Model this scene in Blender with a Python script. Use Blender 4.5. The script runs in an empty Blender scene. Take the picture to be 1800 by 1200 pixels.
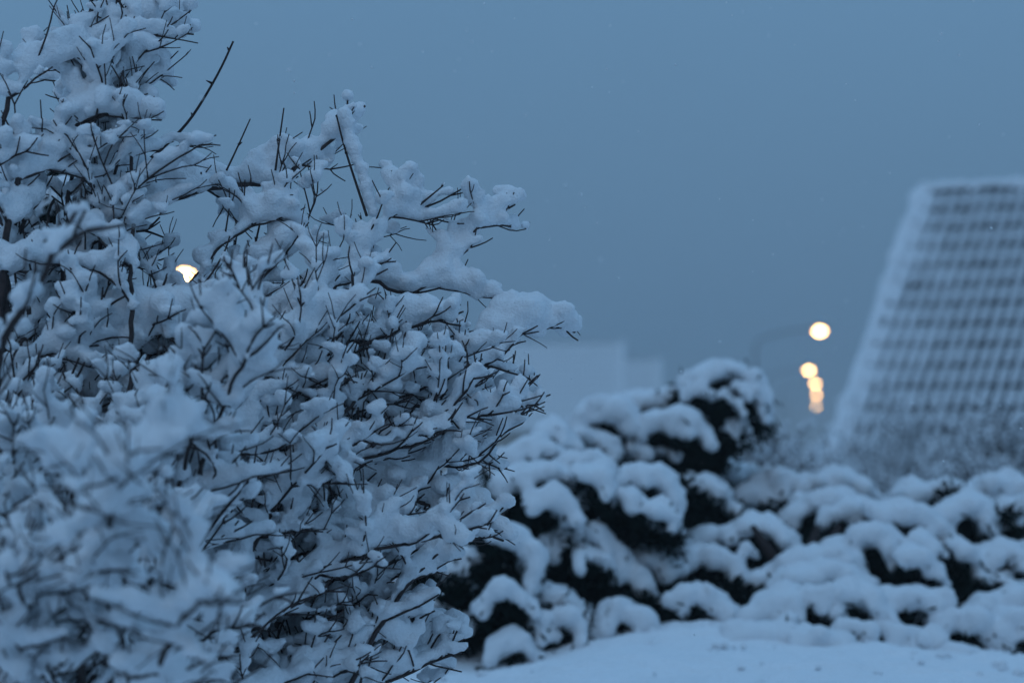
import bpy, math, random
import numpy as np
from mathutils import Vector, Matrix, noise as mnoise

R = math.radians
SHRUB_SEED = 6
random.seed(11); rng = np.random.default_rng(11)
scene = bpy.context.scene
col = scene.collection

# ------------------------------------------------------------------ camera
FOC, W0, H0 = 85.0, 1800.0, 1200.0
FPX = FOC / 36.0 * W0                       # focal length in photo pixels
HORIZON = 780.0
CAM = np.array([0.0, 0.0, 1.5])
PITCH = math.atan((HORIZON - H0 / 2) / FPX)
cd = bpy.data.cameras.new('camera'); cam = bpy.data.objects.new('camera', cd); col.objects.link(cam)
cam.location = CAM; cam.rotation_euler = (math.pi / 2 + PITCH, 0, 0)
cd.lens = FOC; cd.sensor_width = 36.0; cd.clip_end = 5000; cd.clip_start = 0.05
cd.dof.use_dof = True; cd.dof.focus_distance = 5.3; cd.dof.aperture_fstop = 2.65
scene.camera = cam

# ------------------------------------------------------------------ sky and light (overcast blue dusk)
SUN_EL, SUN_ROT = R(38), R(200)
world = bpy.data.worlds.new('World'); scene.world = world; world.use_nodes = True
wn = world.node_tree; wn.nodes.clear()
wo = wn.nodes.new('ShaderNodeOutputWorld')
sky = wn.nodes.new('ShaderNodeTexSky'); sky.sky_type = 'NISHITA'; sky.sun_disc = False
sky.sun_elevation = SUN_EL; sky.sun_rotation = SUN_ROT; sky.air_density = 2.0; sky.dust_density = 3.0; sky.ozone_density = 4.0
bg1 = wn.nodes.new('ShaderNodeBackground'); bg1.inputs['Strength'].default_value = 0.006
wn.links.new(sky.outputs[0], bg1.inputs['Color'])
tc = wn.nodes.new('ShaderNodeTexCoord'); sep = wn.nodes.new('ShaderNodeSeparateXYZ')
wn.links.new(tc.outputs['Generated'], sep.inputs[0])
cm = wn.nodes.new('ShaderNodeMix'); cm.data_type = 'RGBA'
cm.inputs[6].default_value = (0.064, 0.156, 0.286, 1); cm.inputs[7].default_value = (0.265, 0.53, 0.87, 1)   # overcast: paler overhead
wn.links.new(sep.outputs['Z'], cm.inputs[0])
nz = wn.nodes.new('ShaderNodeTexNoise'); nz.inputs['Scale'].default_value = 3.0; nz.inputs['Detail'].default_value = 3
wn.links.new(tc.outputs['Generated'], nz.inputs['Vector'])
mp2 = wn.nodes.new('ShaderNodeMapRange'); mp2.inputs['To Min'].default_value = 0.9; mp2.inputs['To Max'].default_value = 1.1
wn.links.new(nz.outputs['Fac'], mp2.inputs['Value'])
bg2 = wn.nodes.new('ShaderNodeBackground')
wn.links.new(cm.outputs[2], bg2.inputs['Color']); wn.links.new(mp2.outputs[0], bg2.inputs['Strength'])
add = wn.nodes.new('ShaderNodeAddShader')
wn.links.new(bg1.outputs[0], add.inputs[0]); wn.links.new(bg2.outputs[0], add.inputs[1])
wn.links.new(add.outputs[0], wo.inputs['Surface'])

sd = bpy.data.lights.new('sun', 'SUN'); sd.energy = 0.12; sd.angle = R(50); sd.color = (1.0, 0.95, 0.9)
sun = bpy.data.objects.new('sun', sd); col.objects.link(sun)
_sv = Vector((math.sin(SUN_ROT) * math.cos(SUN_EL), math.cos(SUN_ROT) * math.cos(SUN_EL), math.sin(SUN_EL)))
sun.rotation_euler = _sv.to_track_quat('Z', 'Y').to_euler()

vs = scene.view_settings
vs.view_transform = 'Standard'; vs.look = 'None'; vs.exposure = 0.0; vs.gamma = 1.0; vs.use_curve_mapping = False
scene.render.engine = 'CYCLES'
scene.cycles.max_bounces = 6; scene.cycles.diffuse_bounces = 3; scene.cycles.volume_bounces = 0
scene.cycles.use_denoising = True
scene.cycles.sample_clamp_indirect = 2.0

# ------------------------------------------------------------------ helpers
def at(u, v, d):
    """photo pixel + distance in metres along Y -> world point"""
    ca, sa = math.cos(PITCH), math.sin(PITCH)
    a, b = (u - W0 / 2) / FPX, (H0 / 2 - v) / FPX
    D = np.array([a, ca - b * sa, sa + b * ca])
    return CAM + D * (d / D[1])

def to_px(P):
    P = np.atleast_2d(P) - CAM
    ca, sa = math.cos(PITCH), math.sin(PITCH)
    z = P[:, 1] * ca + P[:, 2] * sa
    y = -P[:, 1] * sa + P[:, 2] * ca
    return np.stack([W0 / 2 + P[:, 0] / z * FPX, H0 / 2 - y / z * FPX], 1)

def tag(o, label=None, cat=None, group=None, kind=None):
    if label: o['label'] = label
    if cat: o['category'] = cat
    if group: o['group'] = group
    if kind: o['kind'] = kind
    return o

def empty(name, loc, **k):
    o = bpy.data.objects.new(name, None); col.objects.link(o); o.location = Vector(loc)
    o.empty_display_size = 0.2
    return tag(o, **k)

def link_mesh(name, me, parent=None, mats=()):
    for m in mats: me.materials.append(m)
    o = bpy.data.objects.new(name, me); col.objects.link(o)
    if parent is not None:
        o.parent = parent
        if parent.type == 'EMPTY': o.matrix_parent_inverse = Matrix.Translation(parent.location).inverted()   # meshes are written in world coordinates
    return o

class MB:
    """collects tubes, quads and boxes; build() makes ONE mesh object"""
    def __init__(s): s.v = []; s.f = []; s.n = 0; s.mi = []
    def add(s, verts, faces, mi=0):
        s.v.append(np.asarray(verts, float)); b = s.n
        s.f.extend(tuple(i + b for i in f) for f in faces); s.n += len(verts); s.mi.extend([mi] * len(faces))
    def tube(s, pts, rad, k=5, mi=0):
        pts = np.asarray(pts, float); n = len(pts)
        rad = np.broadcast_to(np.asarray(rad, float), (n,))
        t = np.gradient(pts, axis=0); t /= np.linalg.norm(t, axis=1)[:, None] + 1e-9
        ref = np.array([0.31, 0.83, 0.17]) if abs(t[0] @ np.array([0.33, 0.91, 0.18])) < 0.9 else np.array([1., 0, 0])
        a = np.cross(t, ref); a /= np.linalg.norm(a, axis=1)[:, None] + 1e-9
        b = np.cross(t, a)
        ang = np.arange(k) * 2 * math.pi / k
        ring = pts[:, None] + rad[:, None, None] * (np.cos(ang)[None, :, None] * a[:, None] + np.sin(ang)[None, :, None] * b[:, None])
        V = ring.reshape(-1, 3)
        F = [(i * k + j, i * k + (j + 1) % k, (i + 1) * k + (j + 1) % k, (i + 1) * k + j) for i in range(n - 1) for j in range(k)]
        F += [tuple(range(k))[::-1], tuple((n - 1) * k + j for j in range(k))]
        s.add(V, F, mi)
    def box(s, c, h, M=None, mi=0):
        V = np.array([[x, y, z] for x in (-1, 1) for y in (-1, 1) for z in (-1, 1)], float) * np.asarray(h)
        if M is not None: V = V @ np.asarray(M).T
        s.add(V + np.asarray(c), [(0, 1, 3, 2), (4, 6, 7, 5), (0, 4, 5, 1), (2, 3, 7, 6), (0, 2, 6, 4), (1, 5, 7, 3)], mi)
    def mesh(s, name, smooth=False):
        me = bpy.data.meshes.new(name)
        me.from_pydata(np.concatenate(s.v) if s.v else [], [], s.f)
        if any(s.mi): me.polygons.foreach_set('material_index', s.mi)
        if smooth: me.polygons.foreach_set('use_smooth', [True] * len(me.polygons))
        me.update(); return me
    def build(s, name, parent=None, mats=(), smooth=False):
        return link_mesh(name, s.mesh(name, smooth), parent, mats)

def ico(sub):
    import bmesh
    bm = bmesh.new(); bmesh.ops.create_icosphere(bm, subdivisions=sub, radius=1.0)
    V = np.array([v.co[:] for v in bm.verts]); F = np.array([[v.index for v in f.verts] for f in bm.faces]); bm.free()
    return V, F
ICO1, ICO2 = ico(1), ico(2)

def sphere_mesh(name, C, Rd, I=ICO1, squash=True):
    C = np.asarray(C, float); Rd = np.asarray(Rd, float)
    V, F = I; n = len(C)
    sc = np.ones((n, 1, 3))
    if squash: sc = rng.uniform(0.86, 1.16, (n, 1, 3)); sc[:, :, 2] *= 0.93
    verts = (C[:, None] + V[None] * Rd[:, None, None] * sc).reshape(-1, 3)
    faces = (F[None] + (np.arange(n) * len(V))[:, None, None]).reshape(-1, 3)
    me = bpy.data.meshes.new(name)
    me.vertices.add(len(verts)); me.vertices.foreach_set('co', verts.ravel())
    me.loops.add(faces.size); me.loops.foreach_set('vertex_index', faces.ravel())
    me.polygons.add(len(faces)); me.polygons.foreach_set('loop_start', np.arange(len(faces)) * 3)
    me.polygons.foreach_set('loop_total', np.full(len(faces), 3))
    me.update(calc_edges=True)
    return me

_tex = {}
def clouds(size):
    if size not in _tex:
        t = bpy.data.textures.new('snow_relief_%g' % size, 'CLOUDS'); t.noise_scale = size; t.noise_depth = 2; _tex[size] = t
    return _tex[size]

def melt(name, C, Rd, voxel, smooth=3, disp=((0.03, 0.008),), keep=1.0):
    """a heap of balls fused into one soft continuous surface"""
    me = sphere_mesh(name, C, Rd)
    o = bpy.data.objects.new('tmp_' + name, me); col.objects.link(o)
    m = o.modifiers.new('r', 'REMESH'); m.mode = 'VOXEL'; m.voxel_size = voxel
    if smooth:
        m = o.modifiers.new('s', 'SMOOTH'); m.factor = 0.5; m.iterations = smooth
    for sz, st in disp:
        m = o.modifiers.new('d', 'DISPLACE'); m.texture = clouds(sz); m.texture_coords = 'GLOBAL'; m.strength = st; m.mid_level = 0.5
    if keep < 1: m = o.modifiers.new('k', 'DECIMATE'); m.ratio = keep
    dg = bpy.context.evaluated_depsgraph_get()
    out = bpy.data.meshes.new_from_object(o.evaluated_get(dg))
    bpy.data.objects.remove(o); bpy.data.meshes.remove(me)
    out.name = name; out.materials.clear()
    out.polygons.foreach_set('use_smooth', [True] * len(out.polygons))
    return out

def vnoise(p, s):
    return mnoise.noise(Vector((p[0] * s, p[1] * s, p[2] * s)))

# ------------------------------------------------------------------ materials
def mat(name, c, rough=0.8, spec=0.3, var=0.0, vscale=20, bump=0.0, bscale=200, bdist=0.004, emit=None, es=0, c2=None):
    m = bpy.data.materials.new(name); m.use_nodes = True; nt = m.node_tree; b = nt.nodes['Principled BSDF']
    b.inputs['Base Color'].default_value = (*c, 1); b.inputs['Roughness'].default_value = rough
    b.inputs['Specular IOR Level'].default_value = spec
    geo = nt.nodes.new('ShaderNodeNewGeometry')
    if var or c2:
        n = nt.nodes.new('ShaderNodeTexNoise'); n.inputs['Scale'].default_value = vscale; n.inputs['Detail'].default_value = 4
        nt.links.new(geo.outputs['Position'], n.inputs['Vector'])
        r = nt.nodes.new('ShaderNodeMix'); r.data_type = 'RGBA'
        c2 = c2 or tuple(x * (1 - var) for x in c)
        r.inputs[6].default_value = (*c, 1); r.inputs[7].default_value = (*c2, 1)
        q = nt.nodes.new('ShaderNodeMapRange'); q.inputs['From Min'].default_value = 0.35; q.inputs['From Max'].default_value = 0.65
        nt.links.new(n.outputs['Fac'], q.inputs['Value']); nt.links.new(q.outputs[0], r.inputs[0])
        nt.links.new(r.outputs[2], b.inputs['Base Color'])
    if bump:
        n2 = nt.nodes.new('ShaderNodeTexNoise'); n2.inputs['Scale'].default_value = bscale; n2.inputs['Detail'].default_value = 5
        nt.links.new(geo.outputs['Position'], n2.inputs['Vector'])
        bp = nt.nodes.new('ShaderNodeBump'); bp.inputs['Strength'].default_value = bump; bp.inputs['Distance'].default_value = bdist
        nt.links.new(n2.outputs['Fac'], bp.inputs['Height']); nt.links.new(bp.outputs[0], b.inputs['Normal'])
    if emit:
        b.inputs['Emission Color'].default_value = (*emit, 1); b.inputs['Emission Strength'].default_value = es
    return m

SNOW = mat('snow', (0.80, 0.82, 0.85), 0.85, 0.15, var=0.05, vscale=60, bump=0.8, bscale=190, bdist=0.006)
GSNOW = mat('ground_snow', (0.82, 0.84, 0.87), 0.85, 0.15, var=0.04, vscale=6, bump=0.7, bscale=26, bdist=0.03)
BARK = mat('bark', (0.055, 0.038, 0.036), 0.75, 0.3, c2=(0.026, 0.018, 0.018), vscale=90, bump=0.4, bscale=300)
NEEDLE = mat('needles', (0.006, 0.012, 0.010), 0.9, 0.02, c2=(0.003, 0.006, 0.006), vscale=25)
TILE = mat('slate_tile', (0.042, 0.048, 0.060), 0.6, 0.3, var=0.4, vscale=4)
BRICK = mat('render_wall', (0.30, 0.26, 0.22), 0.9, 0.2, var=0.3, vscale=3)
WOOD = mat('dark_wood', (0.06, 0.04, 0.03), 0.8, 0.2, var=0.4, vscale=15)
GLASS = mat('window_glass', (0.02, 0.025, 0.03), 0.08, 0.5)
METAL = mat('galvanised', (0.16, 0.17, 0.18), 0.5, 0.4, var=0.2, vscale=5)
LAMP = mat('lamp_glow', (0.9, 0.7, 0.4), 0.4, 0.3, emit=(1.0, 0.54, 0.18), es=32)

# ------------------------------------------------------------------ ground
def ground_z(x, y):
    pts_y = [-2000, 1.0, 3.2, 6.2, 7.4, 9.2, 11.5, 20, 40, 2000]
    pts_z = [0.0, 0.0, 0.12, 0.66, 0.755, 0.80, 0.74, -0.6, -1.4, -1.6]
    z = np.interp(y, pts_y, pts_z)
    near = np.exp(-((y - 8) / 9.0) ** 2)
    z = z + near * (0.018 * np.sin(x * 2.3 + 0.7 * y) + 0.012 * np.sin(x * 5.1 - y * 3.3 + 1) + 0.008 * np.sin(y * 9 + x * 1.5))
    z = z + (0.10 * np.exp(-((x - 0.8) / 0.85) ** 2) - 0.045) * np.exp(-((y - 8.4) / 1.6) ** 2)
    return z

def axis_pts(lo, hi, fine_lo, fine_hi, step):
    fine = np.arange(fine_lo, fine_hi + 1e-6, step)
    def grow(a, b):
        out = []; s = step; x = a
        sg = 1 if b > a else -1
        while (b - x) * sg > 0:
            s *= 1.25; x += sg * s; out.append(x if (b - x) * sg > 0 else b)
        return out
    return np.array(sorted(grow(fine_lo, lo) + list(fine) + grow(fine_hi, hi)))
gx, gy = axis_pts(-1200, 1200, -1.5, 3.0, 0.03), axis_pts(-60, 2200, 6.5, 10.0, 0.02)
X, Y = np.meshgrid(gx, gy)
Z = ground_z(X, Y)
GV = np.stack([X, Y, Z], -1).reshape(-1, 3)
fine = (np.abs(GV[:, 0]) < 4) & (GV[:, 1] > 5) & (GV[:, 1] < 12)
for i in np.nonzero(fine)[0]:
    p = GV[i]; GV[i, 2] += 0.02 * mnoise.noise(Vector((p[0] * 1.6, p[1] * 1.6, 0))) + 0.020 * mnoise.noise(Vector((p[0] * 3, p[1] * 8, 3))) + 0.018 * mnoise.noise(Vector((p[0] * 13, p[1] * 17, 5)))
nx = len(gx)
ii, jj = np.meshgrid(np.arange(nx - 1), np.arange(len(gy) - 1))
b = (jj * nx + ii).ravel()
gm = bpy.data.meshes.new('ground'); gm.from_pydata(GV, [], np.stack([b, b + 1, b + 1 + nx, b + nx], 1).tolist())
gm.polygons.foreach_set('use_smooth', [True] * len(gm.polygons))
ground = link_mesh('ground', gm, None, [GSNOW]); tag(ground, kind='structure', label='snow covered garden ground sloping away behind the hedge')

# ------------------------------------------------------------------ houses
def house(name, ridge_l, theta, pitch, slope, length, label, tile_w, row, parts_cols, detail=True):
    """ridge_l: left ridge end; theta: yaw of ridge; front slope faces the camera; returns the root"""
    e = np.array([math.cos(theta), math.sin(theta), 0]); n = np.array([math.sin(theta), -math.cos(theta), 0])
    s = n * math.cos(pitch) + np.array([0, 0, -math.sin(pitch)])          # down the front slope
    up = np.cross(e, s) * -1.0
    if up[2] < 0: up = -up
    sb = -n * math.cos(pitch) + np.array([0, 0, -math.sin(pitch)]); upb = np.cross(e, sb); upb = upb if upb[2] > 0 else -upb
    half = slope * math.cos(pitch); drop = slope * math.sin(pitch)
    foot = ridge_l + e * length / 2; gz = float(ground_z(foot[0], foot[1])) - 0.05
    root = empty(name, (foot[0], foot[1], gz), label=label, cat='house')
    FR = np.stack([e, s, up], 1)
    # walls as a pentagonal prism
    eh = ridge_l[2] - drop
    inset = 0.25
    w = MB()
    def pt(a, bb, z): return ridge_l * [1, 1, 0] + e * a + n * bb + np.array([0, 0, z])
    a0, a1, hb = inset, length - inset, half - 0.35
    ez = ridge_l[2] - hb * math.tan(pitch) - 0.12; rz = ridge_l[2] - 0.12
    V = [pt(a, bb, z) for a in (a0, a1) for bb, z in ((hb, gz - 0.3), (hb, ez), (0, rz), (-hb, ez), (-hb, gz - 0.3))]
    w.add(V, [(0, 1, 2, 3, 4), (9, 8, 7, 6, 5), (0, 5, 6, 1), (1, 6, 7, 2), (2, 7, 8, 3), (3, 8, 9, 4)])
    w.build('wall', root, [BRICK])
    # roof deck front and back, snow sheet on the back
    d = MB()
    for sv, uv in ((s, up), (sb, upb)):
        c = ridge_l + e * length / 2 + sv * slope / 2 - uv * 0.06
        d.box(c, (length / 2, slope / 2, 0.05), np.stack([e, sv, uv], 1))
    d.build('roof_deck', root, [WOOD])
    bs = MB(); bs.box(ridge_l + e * length / 2 + sb * (slope / 2 + 0.05) + upb * 0.06, (length / 2 + 0.03, slope / 2, 0.06), np.stack([e, sb, upb], 1))
    bs.build('back_snow', root, [SNOW])
    tile_w = length / round(length / tile_w); row = slope / round(slope / row)
    # one roof tile: two rolls, thick nose, with snow lying in its pans
    nxs, nys = 17, 6
    def tile_mesh(seed, heavy=0.0):
        rs = np.random.default_rng(seed)
        m = MB(); L = row * 1.06; xs = np.linspace(-tile_w / 2, tile_w / 2 * 0.995, nxs)
        roll = 0.035 * np.abs(np.sin(np.pi * 2 * (xs + tile_w / 2) / tile_w)) ** 0.8
        V = []; ys = np.linspace(-L / 2, L / 2, 3)
        for y in ys:
            lift = 0.055 * (y + L / 2) / L
            V += [(x, y, lift + r) for x, r in zip(xs, roll)]
        V += [(x, L / 2, -0.01) for x in xs]
        F = [(i * nxs + j, i * nxs + j + 1, (i + 1) * nxs + j + 1, (i + 1) * nxs + j) for i in range(3) for j in range(nxs - 1)]
        m.add(V, F, 0)
        # snow: two tongues, thick in the middle, thin out before the nose
        for k in (0, 1):
            cx = -tile_w / 2 + tile_w * (0.5 * k + 0.02) ; wv = tile_w * 0.5
            hw = 0.31 + 0.17 * heavy; sx = np.linspace(-hw, hw, 6) * wv; sy = np.linspace(-0.46, 0.49 + 0.03 * heavy + rs.uniform(-0.03, 0.03), nys) * L
            th = rs.uniform(0.85, 1.1) * (1 + 0.5 * heavy)
            SV = []
            for j, y in enumerate(sy):
                t = j / (nys - 1); pr = 0.45 + 0.55 * math.sin(math.pi * t) ** 0.5
                for x in sx:
                    u_ = (x / (hw * wv)); h = 0.075 * th * max(0, 1 - u_ ** 2) ** 0.5 * pr
                    SV.append((cx + x * (0.8 + 0.25 * pr), y, 0.018 + 0.055 * (y + L / 2) / L + h))
            SV += [(x_, y_ + 0.006, z_ * 0.25 - 0.005) for x_, y_, z_ in SV[-6:]]
            F = [(i * 6 + j, i * 6 + j + 1, (i + 1) * 6 + j + 1, (i + 1) * 6 + j) for i in range(nys) for j in range(5)]
            m.add(SV, F, 1)
        return m
    tms = []
    for q in range(9):
        me = tile_mesh(q, (0, 0, 0, 0, 0.4, 0.4, 0.8, 1, 1)[q]).mesh('roof_tile'); me.materials.append(TILE); me.materials.append(SNOW); tms.append(me)
    ncol, nrow = int(round(length / tile_w)), int(round(slope / row))
    rest = MB(); proto = tile_mesh(2, 0.0 if detail else 1.0)
    pv = np.concatenate(proto.v); pf = proto.f; pm = proto.mi
    for r in range(nrow):
        for c in range(ncol):
            P = ridge_l + e * (tile_w * (c + 0.5)) + s * (row * (r + 0.62)) + up * 0.012
            if c < parts_cols:
                o = bpy.data.objects.new('roof_tile', tms[int(np.clip(rng.integers(4) + max(0, 5 - 1.6 * c), 0, 8))]); col.objects.link(o); o.parent = root
                M = Matrix.Identity(4)
                for a in range(3):
                    for b2 in range(3): M[a][b2] = FR[a][b2]
                jit = rng.normal(0, 0.004, 3)
                M.translation = Vector(P + jit - np.array(root.location)); o.matrix_local = M
            else:
                rest.v.append(pv @ FR.T + P); rest.f.extend(tuple(i + rest.n for i in f) for f in pf); rest.mi.extend(pm); rest.n += len(pv)
    if rest.n:
        o = rest.build('roof_tiles_beyond', root, [TILE, SNOW]); o['kind'] = 'stuff'
    # ridge cap and its snow, verge boards and verge snow
    rc = MB(); rc.tube([ridge_l - e * 0.05, ridge_l + e * (length + 0.05)], 0.10, 8); rc.build('ridge_cap', root, [TILE])
    C = []; Rr = []
    for a in np.arange(-0.05, length + 0.05, 0.06): C.append(ridge_l + e * a + [0, 0, 0.07] + rng.normal(0, 0.012, 3)); Rr.append(rng.uniform(0.085, 0.115))
    link_mesh('ridge_snow', melt('ridge_snow', C, Rr, 0.04 if detail else 0.07, 3, ()), root, [SNOW])
    for a in (-0.06, length + 0.06):
        vb = MB(); vb.box(ridge_l + e * a + s * slope / 2 - up * 0.03, (0.025, slope / 2, 0.11), FR); vb.build('verge_board', root, [WOOD])
    for a, sg in ((0.0, 1), (length, -1)):
        C = []; Rr = []
        for q in np.arange(0, slope, 0.07):
            for k in (0, 1):
                C.append(ridge_l + e * (a - 0.05 * sg + 0.10 * k * sg) + s * q + up * (0.045 - 0.012 * k) + rng.normal(0, 0.015, 3)); Rr.append(rng.uniform(0.085, 0.115) * (1 - 0.2 * k) * (1 if detail else 3.0))
        link_mesh('verge_snow', melt('verge_snow', C, Rr, 0.04 if detail else 0.12, 3, ()), root, [SNOW])
    # a gable window and door on the near gable end
    if detail:
        wa = MB(); wc = pt(a0, 0.0, ez + 0.3); G = np.stack([n, e, [0, 0, 1]], 1)
        wa.box(wc - e * 0.03, (0.6, 0.05, 0.55), G); wf = wa.build('window', root, [WOOD])
        wg = MB(); wg.box(wc - e * 0.075, (0.5, 0.012, 0.45), G); wg.build('pane', wf, [GLASS])
    return root

house('snowy_house', at(1627, 344, 28.0), R(-28), R(45), 5.2, 8.4, 'house with steep snow dusted tiled roof and dark tile gaps beside the lamps', 0.264, 0.318, 15)
hA = at(1092, 603, 200.0)
L2 = 17.0; th2 = R(-3)
house('hazy_house', hA - np.array([math.cos(th2), math.sin(th2), 0]) * L2, th2, R(46), 10.0, L2, 'larger of two faint houses fading in haze, its roof ending in an upright verge', 0.8, 0.9, 0, False)
hB = at(1158, 632, 250.0)
house('hazy_house', hB - np.array([math.cos(th2), math.sin(th2), 0]) * 12, th2, R(46), 9.0, 12.0, 'smaller lower faint house behind the larger hazy roof', 0.9, 1.0, 0, False)

# ------------------------------------------------------------------ street lamps
def street_lamp(u, v, d, pole_du, label):
    head = at(u, v, d); gz = float(ground_z(head[0], head[1])) - 0.02
    px = head[0] + pole_du / FPX * d; base = np.array([px, head[1], gz])
    root = empty('street_lamp', base, label=label, cat='street lamp', group='lit street lamps along the road')
    top = np.array([px, head[1], head[2] - 0.75])
    m = MB(); m.tube([base, base + (top - base) * 0.5, top], [0.09, 0.075, 0.055], 10); m.build('pole', root, [METAL])
    m = MB(); sg = np.sign(head[0] - px)
    t = np.linspace(0, 1, 8)[:, None]; c1 = top + np.array([0.15 * sg, 0, 0.55])
    arm = (1 - t) ** 2 * top + 2 * t * (1 - t) * c1 + t ** 2 * (head + np.array([-0.28 * sg, 0, 0.06]))
    m.tube(arm, 0.045, 8); m.build('arm', root, [METAL])
    m = MB(); hx = head + np.array([0, 0, 0.09])
    m.tube([hx + [-0.34 * sg, 0, -0.02], hx + [-0.22 * sg, 0, 0], hx + [0.15 * sg, 0, 0.01], hx + [0.30 * sg, 0, -0.01]], [0.06, 0.13, 0.15, 0.05], 10)
    hd = m.build('lamp_head', root, [METAL], True)
    V, F = ICO2; m = MB(); m.add(V * [0.23, 0.17, 0.18] + head + np.array([0, 0, -0.05]), [tuple(f) for f in F]); m.build('lamp_glass', hd, [LAMP], True)
    C = [hx + [x * sg, 0, 0.15] for x in np.linspace(-0.25, 0.22, 8)]
    link_mesh('lamp_snow', melt('lamp_snow', C, [0.07] * 8, 0.03, 2, ()), hd, [SNOW])
    return root
LL = ['lit street lamp with the longest visible arm, highest over the juniper hedge',
      'second lit street lamp down the road, below the long armed one',
      'third lit street lamp down the road, just under the second',
      'fourth lit street lamp down the road, overlapping its neighbours',
      'last and lowest lit street lamp in the row above the hedge']
for (u, v, d, du), lb in zip([(1441, 579, 110, -114), (1422, 649, 167, -75), (1433, 673, 206, -60), (1435, 693, 251, -50), (1434, 714, 330, -38)], LL):
    street_lamp(u, v, d, du, lb)
street_lamp(326, 479, 74, -150, 'lit street lamp glowing through the snowy shrub branches')

# ------------------------------------------------------------------ junipers with snow pads
def resample(P, step):
    P = np.asarray(P, float); s = np.r_[0, np.cumsum(np.linalg.norm(np.diff(P, axis=0), axis=1))]
    n = max(2, int(s[-1] / step) + 1); q = np.linspace(0, s[-1], n)
    return np.stack([np.interp(q, s, P[:, k]) for k in range(3)], 1)

def smooth_line(P, it=2):
    P = np.asarray(P, float)
    for _ in range(it):                                     # Chaikin
        Q = [P[0]]
        for a, b_ in zip(P[:-1], P[1:]): Q += [a * .75 + b_ * .25, a * .25 + b_ * .75]
        Q.append(P[-1]); P = np.array(Q)
    return P

def needles(m, P, D, n, L=0.05, wd=0.004, spread=0.6):
    """n dark needle sprays round points P, heading along D"""
    idx = rng.integers(len(P), size=n)
    c = P[idx] + rng.normal(0, 0.018, (n, 3))
    d = D[idx] + rng.normal(0, spread, (n, 3)); d /= np.linalg.norm(d, axis=1)[:, None]
    ln = L * rng.uniform(0.5, 1.4, (n, 1))
    w = np.cross(d, rng.normal(0, 1, (n, 3))); w /= np.linalg.norm(w, axis=1)[:, None] + 1e-9
    a, b_, t = c - w * wd, c + w * wd, c + d * ln
    mid = c + d * ln * 0.5
    V = np.stack([c, mid + w * wd * 1.6, t, mid - w * wd * 1.6], 1).reshape(-1, 3)
    m.add(V, [(4 * i, 4 * i + 1, 4 * i + 2, 4 * i + 3) for i in range(n)])

def juniper_pad(root, px, d, r0=0.042, back=0.22, fingers=1.0, vox=0.014, slope_back=-0.03, ddep=0.0):
    n = len(px); r0 *= 1.0
    line = np.array([at(u, v + r0 * FPX / d * 0.9, d + ddep * i / max(1, n - 1)) for i, (u, v) in enumerate(px)])
    line = resample(smooth_line(line), 0.03)
    line[:, 2] += [0.022 * vnoise(p, 11.0) for p in line]
    C = []; Rr = []; NP = []; ND = []
    tang = np.gradient(line, axis=0); tang /= np.linalg.norm(tang, axis=1)[:, None]
    for i, p in enumerate(line):
        edge = min(i, len(line) - 1 - i) / max(1, len(line) - 1) * 2
        for bk in np.arange(-0.02, back * 0.85, 0.042):
            q = p + np.array([0, bk, slope_back * bk - 0.25 * max(0, bk - 0.1)]) + rng.normal(0, 0.010, 3)
            C.append(q); Rr.append(r0 * rng.uniform(0.6, 1.05) * (0.8 + 0.32 * edge ** 0.5) * (1 + 0.45 * vnoise(q, 9.0)))
            NP.append(q - [0, 0, r0 * 0.8]); ND.append(np.array([0, -0.3, -0.6]))
            if bk > 0.05: NP.append(q - [0, 0, r0 * 0.8 + 0.06]); ND.append(np.array([rng.normal(0, .4), -0.3, -0.3]))
    # drooping fingers along the front lip
    L = 0.0; i = 0
    while i < len(line):
        if rng.random() < 0.85 * fingers:
            p = line[i]; k = rng.integers(2, 5); dirv = np.array([rng.normal(0, 0.35) + tang[i][0] * 0.3, -0.75, -0.12]); q = p.copy(); rr = r0 * rng.uniform(0.68, 0.95)
            for j in range(k):
                dirv = dirv + np.array([rng.normal(0, 0.08), 0.02, -0.30]); dv = dirv / np.linalg.norm(dirv)
                q = q + dv * 0.024
                C.append(q.copy()); Rr.append(rr * (1 - 0.075 * j))
                NP.append(q - [0, -0.01, rr * 0.7]); ND.append(dv + np.array([0, 0, -0.3]))
                if rng.random() < 0.25: C.append(q + rng.normal(0, 0.016, 3)); Rr.append(rr * 0.6)
        i += int(rng.integers(3, 5))
    NP = np.array(NP); ND = np.array(ND)
    m = MB()
    needles(m, NP, ND, int(len(NP) * 7), 0.045, 0.0035)
    # the woody twig that carries the pad
    mid = line[len(line) // 2] + np.array([0, back * 0.6, -r0 * 1.2]); base = np.array(root.location) + [0, 0, 0.1]
    t = np.linspace(0, 1, 7)[:, None]; ctrl = (mid + base) / 2 + np.array([0, 0.12, 0.15])
    m.tube((1 - t) ** 2 * base + 2 * t * (1 - t) * ctrl + t ** 2 * mid, np.linspace(0.02, 0.006, 7), 5)
    sub = line[::3] - np.array([0, 0, r0 * 0.9])
    if len(sub) > 1: m.tube(sub, 0.007, 4)
    br = m.build('branch', root, [NEEDLE])
    sn = link_mesh('snow', melt('snow', C, Rr, vox, 3, ((0.09, 0.022), (0.03, 0.008), (0.015, 0.005))), br, [SNOW])
    if r0 < .03: sn['kind'] = 'stuff'
    return line

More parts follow.
